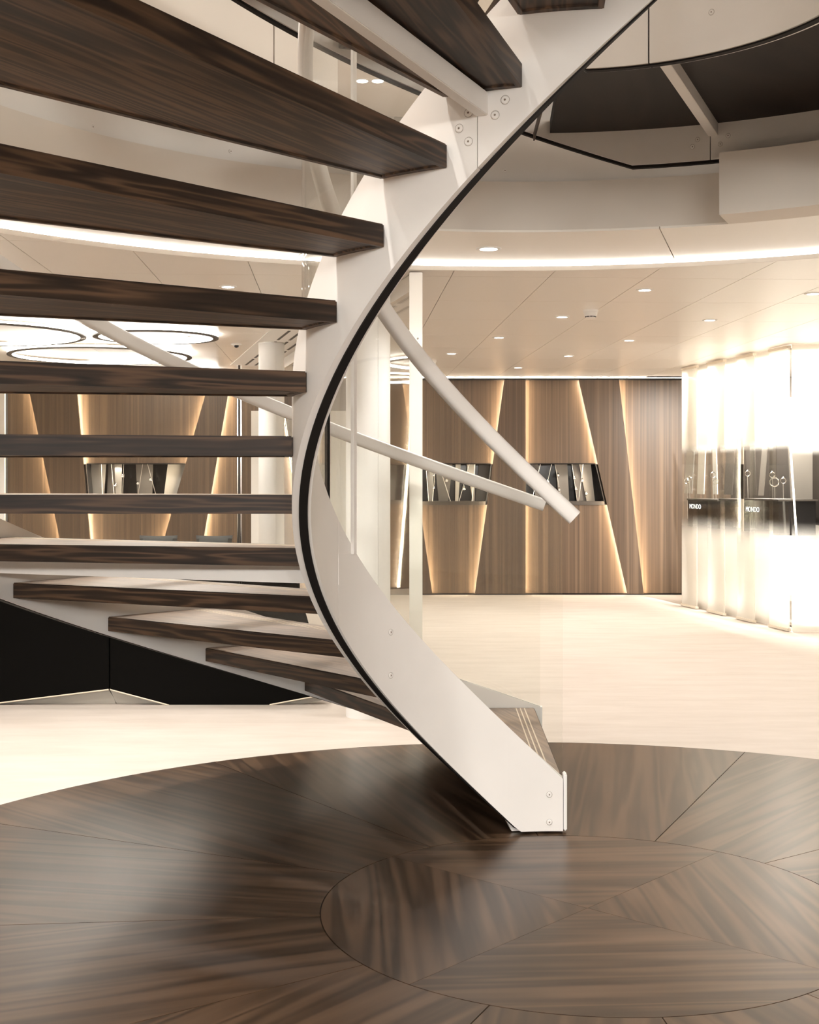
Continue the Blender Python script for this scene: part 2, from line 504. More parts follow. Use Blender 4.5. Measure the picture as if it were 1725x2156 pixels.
for iu in range(-14, 15):
    for iv in range(-12, 8):
        u0 = U0 + PU * iu; v0 = V0 + PV * iv
        x, y = uv2xy(u0 + PU / 2, v0 + PV / 2)
        if y > 16.95 or y < -5.5 or abs(x) > 8.4: continue
        if y < 5.0 or abs(x) > 0.36 * y + 1.2:
            continue
        qs = clip_cell(u0, u0 + PU, v0, v0 + PV)
        if not qs: continue
        mb = MB()
        for q in qs:
            mb.prism([uv2xy(*p) for p in q], ZC, ZC + 0.010)
        mb.build('ceiling_panel', M['ceil'], ceiling, smooth=False)
# the rest of the panels, out of the picture behind and beside the camera
mb = MB()
for iu in range(-14, 15):
    for iv in range(-14, 8):
        u0 = U0 + PU * iu; v0 = V0 + PV * iv
        x, y = uv2xy(u0 + PU / 2, v0 + PV / 2)
        if y > 16.95 or y < -5.5 or abs(x) > 8.4: continue
        if y < 5.0 or abs(x) > 0.36 * y + 1.2:
            for q in clip_cell(u0, u0 + PU, v0, v0 + PV):
                mb.prism([uv2xy(*p) for p in q], ZC, ZC + 0.010)
tag(mb.build('ceiling_panel', M['ceil'], ceiling, smooth=False), kind='stuff')

# soffit round the opening, in curved panels, and the step with the strip of light
joints = [74.0, 110.5, 147, 183, 219, 255, 291, 327, 363, 398, 434]
for a, b in zip(joints[:-1], joints[1:]):
    m_ = MB().arc(R_OP - 0.0005, R_LED + 0.03, steps(a + 0.05, b - 0.05, 3), ZS, ZS + 0.012)
    m_.build('soffit_panel', M['soffit'], ceiling, (XC, YC, 0))
MB().arc(R_LED, R_LED + 0.004, steps(0, 360, 2), ZC - 0.004, ZC + 0.024).build('step', M['plaster'], ceiling, (XC, YC, 0))
MB().arc(R_LED + 0.001, R_LED + 0.012, steps(0, 360, 2), ZC + 0.024, ZS - 0.004).build('light_strip', M['led'], ceiling, (XC, YC, 0))

# floor structure between the two levels
slab = MB()
vs = []; fs = []
for i in range(N_):
    a = 2 * pi * i / N_; r = 2.78
    vs += [(XC + r * cos(a), YC + r * sin(a), Z1), (*on_rect(a), Z1), (XC + r * cos(a), YC + r * sin(a), ZS + 0.02), (*on_rect(a), ZS + 0.02)]
for i in range(N_):
    j = (i + 1) % N_
    fs += [(4 * i, 4 * i + 1, 4 * j + 1, 4 * j), (4 * i + 2, 4 * j + 2, 4 * j + 3, 4 * i + 3)]
slab.add(vs, fs)
slab_o = slab.build('floor_upper', M['floor'], smooth=False)
tag(slab_o, kind='structure')
MB().arc(R_OP, R_OP + 0.03, steps(66.3, 396, 2.5), ZS + 0.011, 3.075).build('fascia', M['fascia'], slab_o, (XC, YC, 0))
seams = [66.3, 104.6, 152, 200, 248, 296, 344, 396]
for a, b in zip(seams[:-1], seams[1:]):
    MB().arc(R_OP + 0.055, R_OP + 0.10, steps(a, b - 0.06, 2.5), 3.06, 3.42).build('edge_beam', M['white'], slab_o, (XC, YC, 0))
MB().arc(2.405, R_OP - 0.001, steps(36, 66.25, 2.5), ZS, 3.115).build('bulkhead', M['fascia'], slab_o, (XC, YC, 0))
# soffit step that closes under the bulkhead
# ---- upper level
upc = MB().box(-9, -6, ZUP, 9, 20, ZUP + 0.1).build('ceiling_upper', M['plaster'], smooth=False); tag(upc, kind='structure')
uw = MB().box(-9, 19.9, Z1, 9, 20, ZUP).build('wall_upper_back', M['plaster'], smooth=False); tag(uw, kind='structure')
uw = MB().box(-9, -6.1, Z1, 9, -6, ZUP).build('wall_upper_front', M['plaster'], smooth=False); tag(uw, kind='structure')
for sx, nm in ((-1, 'wall_upper_left'), (1, 'wall_upper_right')):
    uw = MB().box(min(9 * sx, 9.1 * sx), -6, Z1, max(9 * sx, 9.1 * sx), 20, ZUP).build(nm, M['plaster'], smooth=False); tag(uw, kind='structure')
# curved white wall beside the upper flight
cw = empty('wall_upper_curved', (XC, YC, 0), kind='structure')
for a, b in ((108.0, 114.6), (114.7, 137), (137.1, 153), (153.1, 175)):
    MB().arc(3.30, 3.36, steps(a, b - 0.05, 2), Z1, 5.6).build('wall_panel', M['plaster'], cw)
# ---- room walls
for nm, b in (('wall_front', (-9, -6.1, 0, 9, -6, 2.83)), ('wall_left', (-9.1, -6, 0, -9, 17.2, 2.83)), ('wall_right', (9, -6, 0, 9.1, 17.2, 2.83))):
    tag(MB().box(*b).build(nm, M['plaster'], smooth=False), kind='structure')

# ================================================================== THE STAIR
K = 0.8975
def zin(p):            # underside of the inner stringer, p in degrees
    if p < 299.2: return -1.545 + K * rad(p)
    if p < 442.5: return -1.545 + K * rad(299.2)
    return -1.545 + K * rad(299.2) + 0.9 * rad(p - 442.5)
def zout(p):
    if p < 299.2: return -1.475 + K * rad(p)
    if p < 437.0: return min(-1.475 + K * rad(299.2), 3.125)
    return 3.125 + 0.9 * rad(p - 437.0)
HI, HO = 0.385, 0.335
stair = empty('spiral_staircase', (XC, YC, 0), 0,
              'white spiral staircase with dark walnut treads and curved glass rising from the round wood floor', 'staircase')
P_END = 545.0
def path(a, b, st=2.0):
    out = [a]
    for c in (102.5, 299.2, 437.0, 442.5):
        if a < c < b: out.append(c - 1e-4); out.append(c)
    out.append(b)
    r = []
    for u, v in zip(out[:-1], out[1:]):
        r += steps(u, v, st)[:-1] if v - u > 1e-3 else [u]
    return r + [b]
# inner stringer: a white plate either side of a black core, in bolted lengths
in_seg = [(88.35, 157.45), (157.55, 245.05), (245.17, 299.2), (299.25, 426.85), (427.25, 545.0)]
for a, b in in_seg:
    ps = path(a, b)
    MB().arc(0.936, 0.947, ps, lambda p: max(zin(p), 0.010), lambda p: zin(p) + HI).build('inner_stringer_plate', M['white'], stair)
    MB().arc(0.976, 0.999, ps, lambda p: 0.004 if p < 102.4 else zin(p), lambda p: zin(p) + HI).build('inner_stringer_plate', M['white'], stair)
MB().arc(0.947, 0.976, path(88.35, 545.0), lambda p: max(zin(p) - 0.007, 0.014), lambda p: zin(p) + HI - 0.012).build('inner_stringer_core', M['black'], stair)
MB().arc(0.936, 1.0, [87.35, 88.2], 0.012, 0.243).build('stringer_end_cap', M['white2'], stair, bevel=0.004)
# joint cover of the lower length
MB().arc(0.9335, 0.936, steps(150.2, 157.6, 2), 1.068, 1.18).build('joint_plate', M['white'], stair)
# outer stringer
out_seg = [(87.8, 162.0), (162.1, 245.0), (245.1, 299.2), (299.25, 427.9), (428.0, 545.0)]
for a, b in out_seg:
    ps = path(a, b)
    MB().arc(2.570, 2.582, ps, lambda p: max(zout(p), 0.004), lambda p: zout(p) + HO).build('outer_stringer_plate', M['white'], stair)
    MB().arc(2.6145, 2.622, ps, lambda p: max(zout(p), 0.004), lambda p: zout(p) + HO).build('outer_stringer_plate', M['white'], stair)
MB().arc(2.582, 2.6145, path(87.8, 545.0), lambda p: max(zout(p) - (0.014 if p > 299.2 else 0.003), 0.008), lambda p: zout(p) + HO - 0.012).build('outer_stringer_core', M['black'], stair)
MB().arc(2.570, 2.622, [87.6, 87.8], 0.004, zout(87.8) + HO).build('stringer_end_cap', M['white2'], stair)

# treads
def tread_mesh(a_front, th=0.072):
    r0, r1 = 1.001, 2.567
    pts = [pol(r0, a)[:2] for a in steps(a_front, 0, 3)] + [pol(r1, a)[:2] for a in steps(0, a_front, 2)]
    mb = MB().prism(pts, -th + 0.007, 0.0)
    me = mb.mesh('tread', [M['tread'], M['tread_top']], smooth=False)
    for p in me.polygons:
        if p.center.z > -0.001: p.material_index = 1
    bm = bmesh.new(); bm.from_mesh(me)
    bf = min(bm.faces, key=lambda f: f.calc_center_median().z if len(f.verts) > 4 else 9)
    r = bmesh.ops.inset_region(bm, faces=[bf], thickness=0.022, depth=0.0)
    r2 = bmesh.ops.inset_region(bm, faces=[bf], thickness=0.004, depth=-0.005)
    es = [e for e in bm.edges if len(e.link_faces) == 2 and e.calc_face_angle(0) > rad(60) and e.verts[0].co.z > -th + 0.0065 and max(v.co.z for v in e.verts) > -0.0001
          or (len(e.link_faces) == 2 and abs(e.verts[0].co.x - e.verts[1].co.x) < 1e-6 and abs(e.verts[0].co.y - e.verts[1].co.y) < 1e-6 and e.calc_face_angle(0) > rad(60))]
    bmesh.ops.bevel(bm, geom=list(set(es)), offset=0.004, segments=2, affect='EDGES', clamp_overlap=True)
    bmesh.ops.translate(bm, verts=bm.verts, vec=(0, 0, -0.0))
    bm.to_mesh(me); bm.free()
    for p in me.polygons: p.use_smooth = True
    me.set_sharp_from_angle(angle=rad(30))
    return me
T_STEP, T_RISE = 12.35, 0.1935
tread_me = tread_mesh(-13.0)
first_me = tread_mesh(-15.6)
def nosing_mesh(a_front, k):
    mb = MB()
    d = 0.045 + 0.022 * k
    n = 2
    A = [pol(1.02, a_front + math.degrees(d / 1.02)), pol(2.55, a_front + math.degrees((d + 0.01) / 2.55))]
    dx = Vector(A[1][:2]) - Vector(A[0][:2]); dx.normalize(); nn = Vector((-dx.y, dx.x)) * 0.003
    pts = [(A[0][0] - nn.x, A[0][1] - nn.y), (A[1][0] - nn.x, A[1][1] - nn.y), (A[1][0] + nn.x, A[1][1] + nn.y), (A[0][0] + nn.x, A[0][1] + nn.y)]
    return mb.prism(pts, -0.002, 0.0008).mesh('nosing_strip', M['nosing'], smooth=False)
nose_a = [nosing_mesh(-13.0, k) for k in range(3)]
nose_b = [nosing_mesh(-15.6, k) for k in range(3)]
def put_tread(phi, z, first=False):
    t = obj('tread', first_me if first else tread_me, stair, (0, 0, z), rad(phi))
    for me in (nose_b if first else nose_a):
        obj('nosing_strip', me, t)
for k in range(-4, 12):
    first = (k == 11)
    put_tread(240.0 - T_STEP * k, 2.369 - T_RISE * k - (0.006 if first else 0), first)
for k in range(9):
    put_tread(447.6 + T_STEP * (k + 1), Z1 + T_RISE * (k + 1))
# landing boards between the beams
lseams = [290.5, 335, 381, 427.4, 446.8]
for a, b in zip(lseams[:-1], lseams[1:]):
    mid = (a + b) / 2
    o = MB().arc(1.001, 2.567, steps(a + 0.1 - mid, b - 0.1 - mid, 2), 3.31, Z1).build('landing_board', M['soffit_wood'], stair, (0, 0, 0), rad(mid), smooth=False)
MB().box(1.002, -0.004, 3.27, 2.566, 0.004, 3.312).build('landing_batten', M['tread'], stair, (0, 0, 0), rad(88.6))
# cross beams under treads
def beam(phi, z0, z1, wd=0.034):
    MB().box(1.0, -wd / 2, z0, 2.57, wd / 2, z1).build('cross_beam', M['white'], stair, (0, 0, 0), rad(phi), smooth=False, bevel=0.002)
beam(245.9, 2.4325, 2.495)
beam(157.4, 1.070, 1.141)
beam(67.6, 3.245, 3.312, 0.05)
beam(335, 3.245, 3.312, 0.05)
# bolts
M['bolt_line'] = plain('bolt_joint', (0.22, 0.17, 0.13), 0.6)
bolt_me = MB().lathe([(0.0, 0.0030), (0.0030, 0.0030), (0.0031, 0.0001)], 8, 1).lathe([(0.0031, 0.0032), (0.0092, 0.0032), (0.0116, 0.0006)], 20, 0).lathe([(0.0116, 0.0004), (0.0126, 0.0004)], 20, 1).mesh('bolt', [M['white'], M['bolt_line']])
def bolt(r, phi, z, outward):
    p = pol(r, phi, z)
    o = obj('bolt', bolt_me, stair, p)
    d = Vector((cos(rad(phi)), sin(rad(phi)), 0)) * (1 if outward else -1)
    o.rotation_euler = d.to_track_quat('Z', 'Y').to_euler()
for p, z in ((249.6, 2.469), (248.0, 2.431), (243.6, 2.446), (242.0, 2.407), (243.6, 2.368)):
    bolt(0.999, p, z, True)
for p, z in ((136.3, 0.861), (136.3, 0.693), (91.8, 0.160), (91.8, 0.047)):
    bolt(0.936, p, z, False)
for p, z in ((69.4, 3.235), (70.0, 3.20), (65.9, 3.24), (66.8, 3.20)):
    bolt(2.570, p, z, False)
bolt(0.936, 51, 3.30, False)
for p, z in ((140.4, 3.12), (123.9, 3.137), (91.7, 3.148)):
    o = obj('bolt', bolt_me, slab_o, pol(R_OP + 0.055, p, z, True))
    d = -Vector((cos(rad(p)), sin(rad(p)), 0)); o.rotation_euler = d.to_track_quat('Z', 'Y').to_euler()
# hanger post on the lower inner joint
MB().arc(0.921, 0.935, [150.35, 151.85], 1.176, 4.25).build('hanger_post', M['white'], stair, bevel=0.002)

# handrails
def rail(name, R, a, b, zf, hw=0.025, hh=0.033):
    sec = []
    for cxs, cys in ((1, 1), (-1, 1), (-1, -1), (1, -1)):
        for k in range(4):
            t = rad({(1, 1): 0, (-1, 1): 90, (-1, -1): 180, (1, -1): 270}[(cxs, cys)] + 30 * k)
            sec.append((cxs * (hw - 0.017) + 0.017 * cos(t), cys * (hh - 0.017) + 0.017 * sin(t)))
    ps = path(a, b, 2.0); n = len(sec)
    vs = []; fs = []
    for i, p in enumerate(ps):
        d = 0.25
        al = atan2(zf(min(p + d, b)) - zf(max(p - d, a)), R * rad(min(p + d, b) - max(p - d, a)))
        for s_, t_ in sec:
            vs.append(pol(R + s_, p - math.degrees(t_ * sin(al) / R), zf(p) + t_ * cos(al)))
    for i in range(len(ps) - 1):
        for j in range(n):
            j2 = (j + 1) % n
            fs.append((i * n + j, i * n + j2, (i + 1) * n + j2, (i + 1) * n + j))
    fs += [tuple(range(n - 1, -1, -1)), tuple((len(ps) - 1) * n + j for j in range(n))]
    return MB().add(vs, fs).build(name, M['white'], stair)
rail('inner_handrail', 0.955, 85.35, 545, lambda p: zin(p) + 1.505)
rail('outer_handrail', 2.597, 87.3, 545, lambda p: zout(p) + 1.425)
# glass
gi = [(88.4, 159.6), (160.2, 252), (252.4, 299.2), (299.4, 436.8), (437.0, 540)]
for a, b in gi:
    MB().arc(0.957, 0.967, path(a, b), lambda p: zin(p) + HI - 0.012, lambda p: zin(p) + 1.48).build('glass_panel', M['glass'], stair)
go = [(87.85, 124), (124.2, 162), (162.2, 204), (204.2, 245), (245.2, 299.2), (299.4, 345), (345.2, 391), (391.2, 436.8), (437, 474), (474.2, 510), (510.2, 540)]
for a, b in go:
    MB().arc(2.590, 2.600, path(a, b), lambda p: zout(p) + HO - 0.012, lambda p: zout(p) + 1.40).build('glass_panel', M['glass'], stair)
MB().arc(0.953, 0.971, [159.7, 160.1], zin(160) + HI - 0.004, zin(160) + 1.475).build('gasket', M['black'], stair, smooth=False)

# ================================================================== THE WOOD WALL AT THE BACK
SC = YW / F
def wx(px): return (px - 862.5) * SC
ZT = ZC - 0.0
PT, PB = 793.0, 1251.0
def edge(top, bot):
    xt, xb = wx(top), wx(bot)
    return lambda z: xb + (xt - xb) * z / ZT
E_ = {'L0': edge(846, 911), 'L1': edge(1063, 1000), 'L2': edge(1107, 1107), 'L3': edge(1218, 1322), 'L4': edge(1303, 1356),
      'La': edge(56, 150), 'Lb': edge(159, 200), 'Lc': edge(443, 312), 'Ld': edge(485.6, 408.6)}
X0, X1 = wx(11), 4.6
wall = empty('wall_back', (0, 0, 0), kind='structure')
ZN0, ZN1 = 1.142, 1.661
YR = YW + 0.095                      # face of the recessed boards
fz = 0.014                           # shadow gap at floor and ceiling
def quad(e0, e1, z0, z1): return [(e0(z0), z0), (e1(z0), z0), (e1(z1), z1), (e0(z1), z1)]
cst = lambda x: (lambda z: x)
xm = wx(640)
rec = [(cst(X0), E_['La'], False), (E_['Lb'], E_['Lc'], True), (E_['Ld'], cst(xm), False), (E_['L0'], E_['L1'], True), (E_['L2'], E_['L3'], True), (E_['L4'], cst(X1), False)]
for e0, e1, ni in rec:
    a = lambda z, e=e0: e(z) - (0.06 if e is not rec[0][0] else 0)
    b = lambda z, e=e1: e(z) + 0.06
    if ni:
        MB().slab(quad(a, b, fz, ZN0), YR, YR + 0.03).build('wood_panel', M['wall_wood'], wall, smooth=False)
        MB().slab(quad(a, b, ZN1, ZT - fz), YR, YR + 0.03).build('wood_panel', M['wall_wood'], wall, smooth=False)
    else:
        MB().slab(quad(a, b, fz, ZT - fz), YR, YR + 0.03).build('wood_panel', M['wall_wood'], wall, smooth=False)
pro = [('La', 'Lb'), ('Lc', 'Ld'), ('L1', 'L2'), ('L3', 'L4')]
for a, b in pro:
    MB().slab(quad(E_[a], E_[b], fz, ZT - fz), YW - 0.005, YW + 0.022).build('wood_panel', M['wall_wood'], wall, smooth=False)
MB().slab(quad(cst(xm + 0.02), E_['L0'], fz, ZT - fz), YW - 0.005, YW + 0.022).build('wood_panel', M['wall_wood'], wall, smooth=False)
# strips of light behind the edges of the proud boards
for nm, sgn in (('La', -1), ('Lb', 1), ('Lc', -1), ('Ld', 1), ('L0', 1), ('L1', -1), ('L2', 1), ('L3', -1), ('L4', 1)):
    e = E_[nm]
    off = 0.024 if nm == 'L0' else 0.011 if nm in ('Lb', 'Ld', 'L0', 'L1', 'L3') else 0.004   # set back where the edge is open to view
    a = lambda z, e=e: e(z) - sgn * (off + 0.010)
    b = lambda z, e=e: e(z) - sgn * off
    MB().slab(quad(a, b, fz, ZT - fz), YW + 0.030, YW + 0.060).build('light_strip', M['slit'], wall, smooth=False)
MB().box(X0, YR + 0.005, 0, X1, YR + 0.03, fz).build('shadow_gap', M['black'], wall, smooth=False)
MB().box(wx(888), YW - 0.03, ZC - 0.028, wx(1436), YR + 0.03, ZC - 0.009).build('top_trim', M['black'], wall, smooth=False)
MB().box(X0, YW - 0.034, ZC - 0.008, X1, YW - 0.0305, ZC - 0.001).build('cove_strip', M['led'], wall, smooth=False)
MB().box(X0, YW - 0.004, 0, X1, YW + 0.012, fz - 0.002).build('bottom_trim', M['black'], wall, smooth=False)
MB().box(X0, YW + 0.6, 0, X1, YW + 0.55, ZC).build('backing', M['black'], wall, smooth=False)

# display niches, set into the wall
def niche(e0, e1, label, facets):
    r = empty('display_niche', ((e0(1.4) + e1(1.4)) / 2, YR, ZN0), 0, label, 'niche')
    ox, oz = r.location.x, r.location.z
    d = 0.34
    def q(pts, y0, y1): return MB().slab([(x - ox, z - oz) for x, z in pts], y0, y1)
    q(quad(e0, e1, ZN0, ZN1), d, d + 0.01).build('back_panel', M['blackgloss'], r, smooth=False)
    for e, s in ((e0, 1), (e1, -1)):
        mb = MB()
        vs = [(e(ZN0) - ox, -0.004, 0), (e(ZN0) - ox, d, 0), (e(ZN1) - ox, d, ZN1 - ZN0), (e(ZN1) - ox, -0.004, ZN1 - ZN0)]
        v2 = [(x - s * 0.012, y, z) for x, y, z in vs]
        mb.add(vs + v2, [(0, 1, 2, 3), (7, 6, 5, 4), (0, 4, 5, 1), (1, 5, 6, 2), (2, 6, 7, 3), (3, 7, 4, 0)])
        mb.build('side_panel', M['blackgloss'], r, smooth=False)
    q([(e0(ZN1), ZN1), (e1(ZN1), ZN1), (e1(ZN1), ZN1 + 0.012), (e0(ZN1), ZN1 + 0.012)], -0.004, d).build('top_panel', M['black'], r, smooth=False)
    q([(e0(ZN0), ZN0 - 0.003), (e1(ZN0), ZN0 - 0.003), (e1(ZN0 + 0.045), ZN0 + 0.045), (e0(ZN0 + 0.045), ZN0 + 0.045)], -0.012, d).build('shelf', M['dark'], r, smooth=False)
    for (ta, tb, ba, bb, m_, y) in facets:      # slanted screens at the back: x pixels at top and bottom
        q([(wx(ba), ZN0 + 0.046), (wx(bb), ZN0 + 0.046), (wx(tb), ZN1), (wx(ta), ZN1)], y, y + 0.012).build('slanted_screen', M[m_], r, smooth=False)
    return r
in0 = lambda e, s: (lambda z: e(z) + s)
niche(in0(E_['Lb'], 0.02), in0(E_['Lc'], -0.02), 'dark display niche in the wood wall seen between the treads on the left',
      [(180, 212, 180, 207, 'grey2', .2), (233, 249, 237, 248, 'grey2', .12), (275, 312, 279, 310, 'grey', .22), (345, 382, 335, 374, 'grey2', .18), (214, 232, 210, 236, 'grey', .28)])
niche(in0(E_['L0'], 0.02), in0(E_['L1'], -0.02), 'dark display niche in the wood wall behind the curved stair glass',
      [(900, 915, 903, 912, 'grey2', .22), (918, 955, 925, 946, 'grey', .25), (961, 972, 960, 967, 'grey2', .15), (985, 1003, 998, 1002, 'grey2', .2), (1012, 1040, 1004, 1030, 'grey', .28)])
niche(in0(E_['L2'], 0.02), in0(E_['L3'], -0.02), 'dark display niche right of the stair with a grey slanted screen',
      [(1125, 1140, 1135, 1150, 'grey', .28), (1177, 1202, 1184, 1206, 'grey', .26), (1226, 1251, 1242, 1260, 'grey2', .2), (1213, 1226, 1222, 1242, 'grey', .24)])

# rods with watches in the niches
rod_n = 0
def rod(x0, y0, x1, y1, label, depth=0.10, r=0.0035, m_='metal'):
    def P(x, y, Y): return ((x - 862.5) / F * Y, Y, H - (y - 1012) / F * Y)
    Y = YR + depth
    a = Vector(P(x0, y0, Y)); b = Vector(P(x1, y1, Y))
    d = (a - b)
    lo = Vector((b.x - d.x / d.z * (b.z - (ZN0 + 0.045)), Y, ZN0 + 0.045)); hi = Vector((b.x + d.x / d.z * (ZN1 - b.z), Y, ZN1))
    o = MB().tube((0, 0, 0), hi - lo, r, 8).build('display_rod', M[m_], None, lo)
    tag(o, label, 'rod'); return o
def watch_parts():
    case = MB().lathe([(0, 0.006), (0.011, 0.006), (0.0145, 0.004), (0.0155, 0.0), (0.0145, -0.005), (0, -0.006)], 20, 0, (0, -1, 0)).mesh('case', M['chrome'])
    dial = MB().lathe([(0, 0.0066), (0.010, 0.0066), (0.0102, 0.006)], 20, 0, (0, -1, 0)).mesh('dial', M['white2'])
    strap = MB().torus(0.026, 0.0035, 22, 6, (0, 0.024, 0), (1, 0, 0), sx=2.6).mesh('strap', M['chrome'])
    return case, dial, strap
W_ME = watch_parts()
def watch(px, py, label, group, depth=0.085, Y=None, rz=0.0, s=1.0, tilt=0.0):
    Y = (YR + depth) if Y is None else Y
    r = empty('wristwatch', ((px - 862.5) / F * Y, Y, H - (py - 1012) / F * Y), rz, label, 'watch', group)
    r.rotation_euler = (0.25, tilt, rz); r.scale = (s, s, s)
    for n_, me in zip(('case', 'dial', 'strap'), W_ME): obj(n_, me, r)
    return r
GL, GM, GR = 'watches in the left niche', 'watches in the niche behind the glass', 'watches in the niche right of the stair'
for i, (a, lab) in enumerate((((213.7, 976, 216, 1038), 'thin rod standing first from the left in the left niche'), ((234.5, 976, 240, 1038), 'pale rod beside the bright screen in the left niche'),
          ((260.6, 976, 258.4, 1038), 'nearly upright rod in the middle of the left niche'), ((300.7, 976, 291.3, 1038), 'rod leaning right in the left niche'),
          ((310.4, 976, 327.3, 1038), 'rod leaning left, last on the right in the left niche'))):
    rod(*a, lab)
for px, py, lab in ((243.5, 1022, 'steel watch low beside the bright screen in the left niche'), (259, 1003, 'steel watch highest in the left niche'), (290, 1018, 'steel watch on the rod leaning right in the left niche'), (316.5, 1010, 'steel watch on the rod leaning left in the left niche')):
    watch(px, py, lab, GL)
for a, lab in (((897, 978, 903, 1056), 'rod next to the left end of the niche behind the stair glass'), ((917, 986, 911, 1056), 'second rod from the left in the niche behind the stair glass'), ((928, 990, 949, 1056), 'rod leaning left in the niche behind the stair glass'),
          ((988, 978, 967, 1056), 'rod leaning right in the niche behind the stair glass'), ((1000, 980, 994, 1056), 'rightmost rod in the niche behind the stair glass')):
    rod(*a, lab)
for px, py, lab, s in ((914.5, 1001, 'small watch high at the left of the niche behind the stair glass', .8), (914, 1028, 'small watch low at the left of the niche behind the stair glass', .7), (941, 1012, 'large watch on the rod leaning left behind the stair glass', 1.25),
          (977, 1029, 'large square looking watch low behind the stair glass', 1.35), (994, 1019, 'watch on the rightmost rod behind the stair glass', .8)):
    watch(px, py, lab, GM, s=s)
for a, lab in (((1138, 978, 1120, 1056), 'leftmost thin rod in the niche right of the stair'), ((1161.5, 978, 1150, 1030), 'rod leaning right just beside the handrail end in the right niche'), ((1169, 978, 1183, 1056), 'long rod leaning left in the right niche'), ((1204.5, 978, 1216, 1056), 'rod leaning left in the middle of the right niche'), ((1228, 978, 1218.5, 1056), 'rod leaning right beside the grey screen in the right niche')):
    rod(*a, lab)
for px, py, lab in ((1154.7, 1014.5, 'watch nearest the handrail in the right niche'), (1176, 1001, 'watch high on the long rod of the right niche'), (1178, 1031.5, 'watch low on the long rod of the right niche'), (1209.5, 1007, 'upper watch on the middle rod of the right niche'),
          (1213, 1029.5, 'lower watch on the middle rod of the right niche'), (1226, 1012, 'watch on the rod beside the grey screen of the right niche'), (1234.5, 1040, 'watch on a clear stand before the grey screen of the right niche')):
    watch(px, py, lab, GR)
# small lamps inside the niches
nd = bpy.data.lights.new('niche_lamp', 'SPOT'); nd.energy = 1.6; nd.spot_size = rad(130); nd.color = (1, .93, .84); nd.shadow_soft_size = 0.02
for px in (240, 320, 925, 985, 1150, 1215):
    l = bpy.data.objects.new('niche_lamp', nd); link(l); l.location = (wx(px), YR + 0.06, ZN1 - 0.012)

# bright return wall left of the wood, white panels between wood and post
tag(MB().box(-9, YW - 0.02, 0, X0 - 0.004, YW + 0.03, ZC).build('wall_back_left', M['white2'], smooth=False), kind='structure')
tag(MB().box(4.6, 16.55, 0, 9, 16.6, ZC).build('wall_back_right', M['plaster'], smooth=False), kind='structure')

# ================================================================== COLUMNS, PARTITION
def column(x, y, r, label):
    c = empty('round_column', (x, y, 0), 0, label, 'column')
    for k, (a, b) in enumerate(((-62, 118), (118.6, 297.4))):
        MB().arc(r - 0.02, r, steps(a, b, 6), 0.0, ZC - 0.004).build('shell', M['white2'], c)
    MB().arc(r - 0.02, r + 0.004, steps(0, 360, 8), ZC - 0.012, ZC - 0.001).build('top_ring', M['metal'], c)
    return c
column(-0.255, 8.06, 0.137, 'white round column just behind the lower stair, its foot on the cream floor')
column(-1.31, 12.4, 0.122, 'white round column farther back, between the treads and the wood wall')
# white lit panels far behind
wp = empty('wall_back_middle', (0, 0, 0), kind='structure')
for a, b in ((529, 590), (590.6, 655), (655.6, 735)):
    x0, x1 = (a - 862.5) / F * 15.9, (b - 862.5) / F * 15.9
    MB().box(x0, 15.9, 0.0, x1, 15.93, 2.3).build('white_panel', M['white2'], wp, smooth=False)

part = empty('glass_partition', (0.04, 8.22, 0), 0, 'frameless glass partition with a pale aluminium post beside the stair', 'partition')
MB().box(-0.041, -0.03, 0, 0.041, 0.03, ZC - 0.004).build('post', M['metal'], part, smooth=False, bevel=0.002)
MB().lathe([(0, 0.004), (0.006, 0.003), (0.007, 0)], 12, 0, (0, -1, 0), (0.012, -0.03, 2.34)).build('screw', M['chrome'], part)
pd = Vector((-1.62, 6.8, 0)); pl = pd.length; pa = atan2(pd.y, pd.x)
hd = MB().box(0.05, -0.02, ZC - 0.11, pl, 0.02, ZC - 0.004).build('header', M['metal'], part, (0, 0, 0), pa, smooth=False)
for k in range(3):
    a = 0.06 + k * (pl - 0.06) / 3
    MB().box(a, -0.005, 0.01, a + (pl - 0.06) / 3 - 0.01, 0.005, ZC - 0.11).build('pane', M['glass'], part, (0, 0, 0), pa, smooth=False)
mu = empty('door_frame', ((504.5 - 862.5) / F * 12.0, 12.0, 0), 0, 'slim chrome glass door edge standing before the wood wall', 'door frame')
MB().box(-0.021, -0.012, 0.0, -0.011, 0.012, ZC - 0.25).build('upright', M['chrome'], mu, smooth=False)
MB().box(0.009, -0.012, 0.0, 0.021, 0.012, ZC - 0.25).build('upright', M['chrome'], mu, smooth=False)
MB().box(-0.011, -0.004, 0.0, 0.009, 0.004, ZC - 0.25).build('seal', M['dark'], mu, smooth=False)
# linear air slots in the ceiling along the partition
sl = empty('air_slot_grille', (-0.16, 8.75, ZC), pa, 'row of dark linear air slots in the ceiling beside the partition', 'grille')
MB().box(0, -0.10, -0.006, 6.3, 0.42, -0.0005).build('frame', M['white2'], sl, smooth=False)
for k in range(3):
    for j in range(7):
        MB().box(0.06 + j * 0.9, 0.02 + 0.11 * k, -0.008, 0.82 + j * 0.9, 0.045 + 0.11 * k, -0.0055).build('slot', M['dark'], sl, smooth=False)

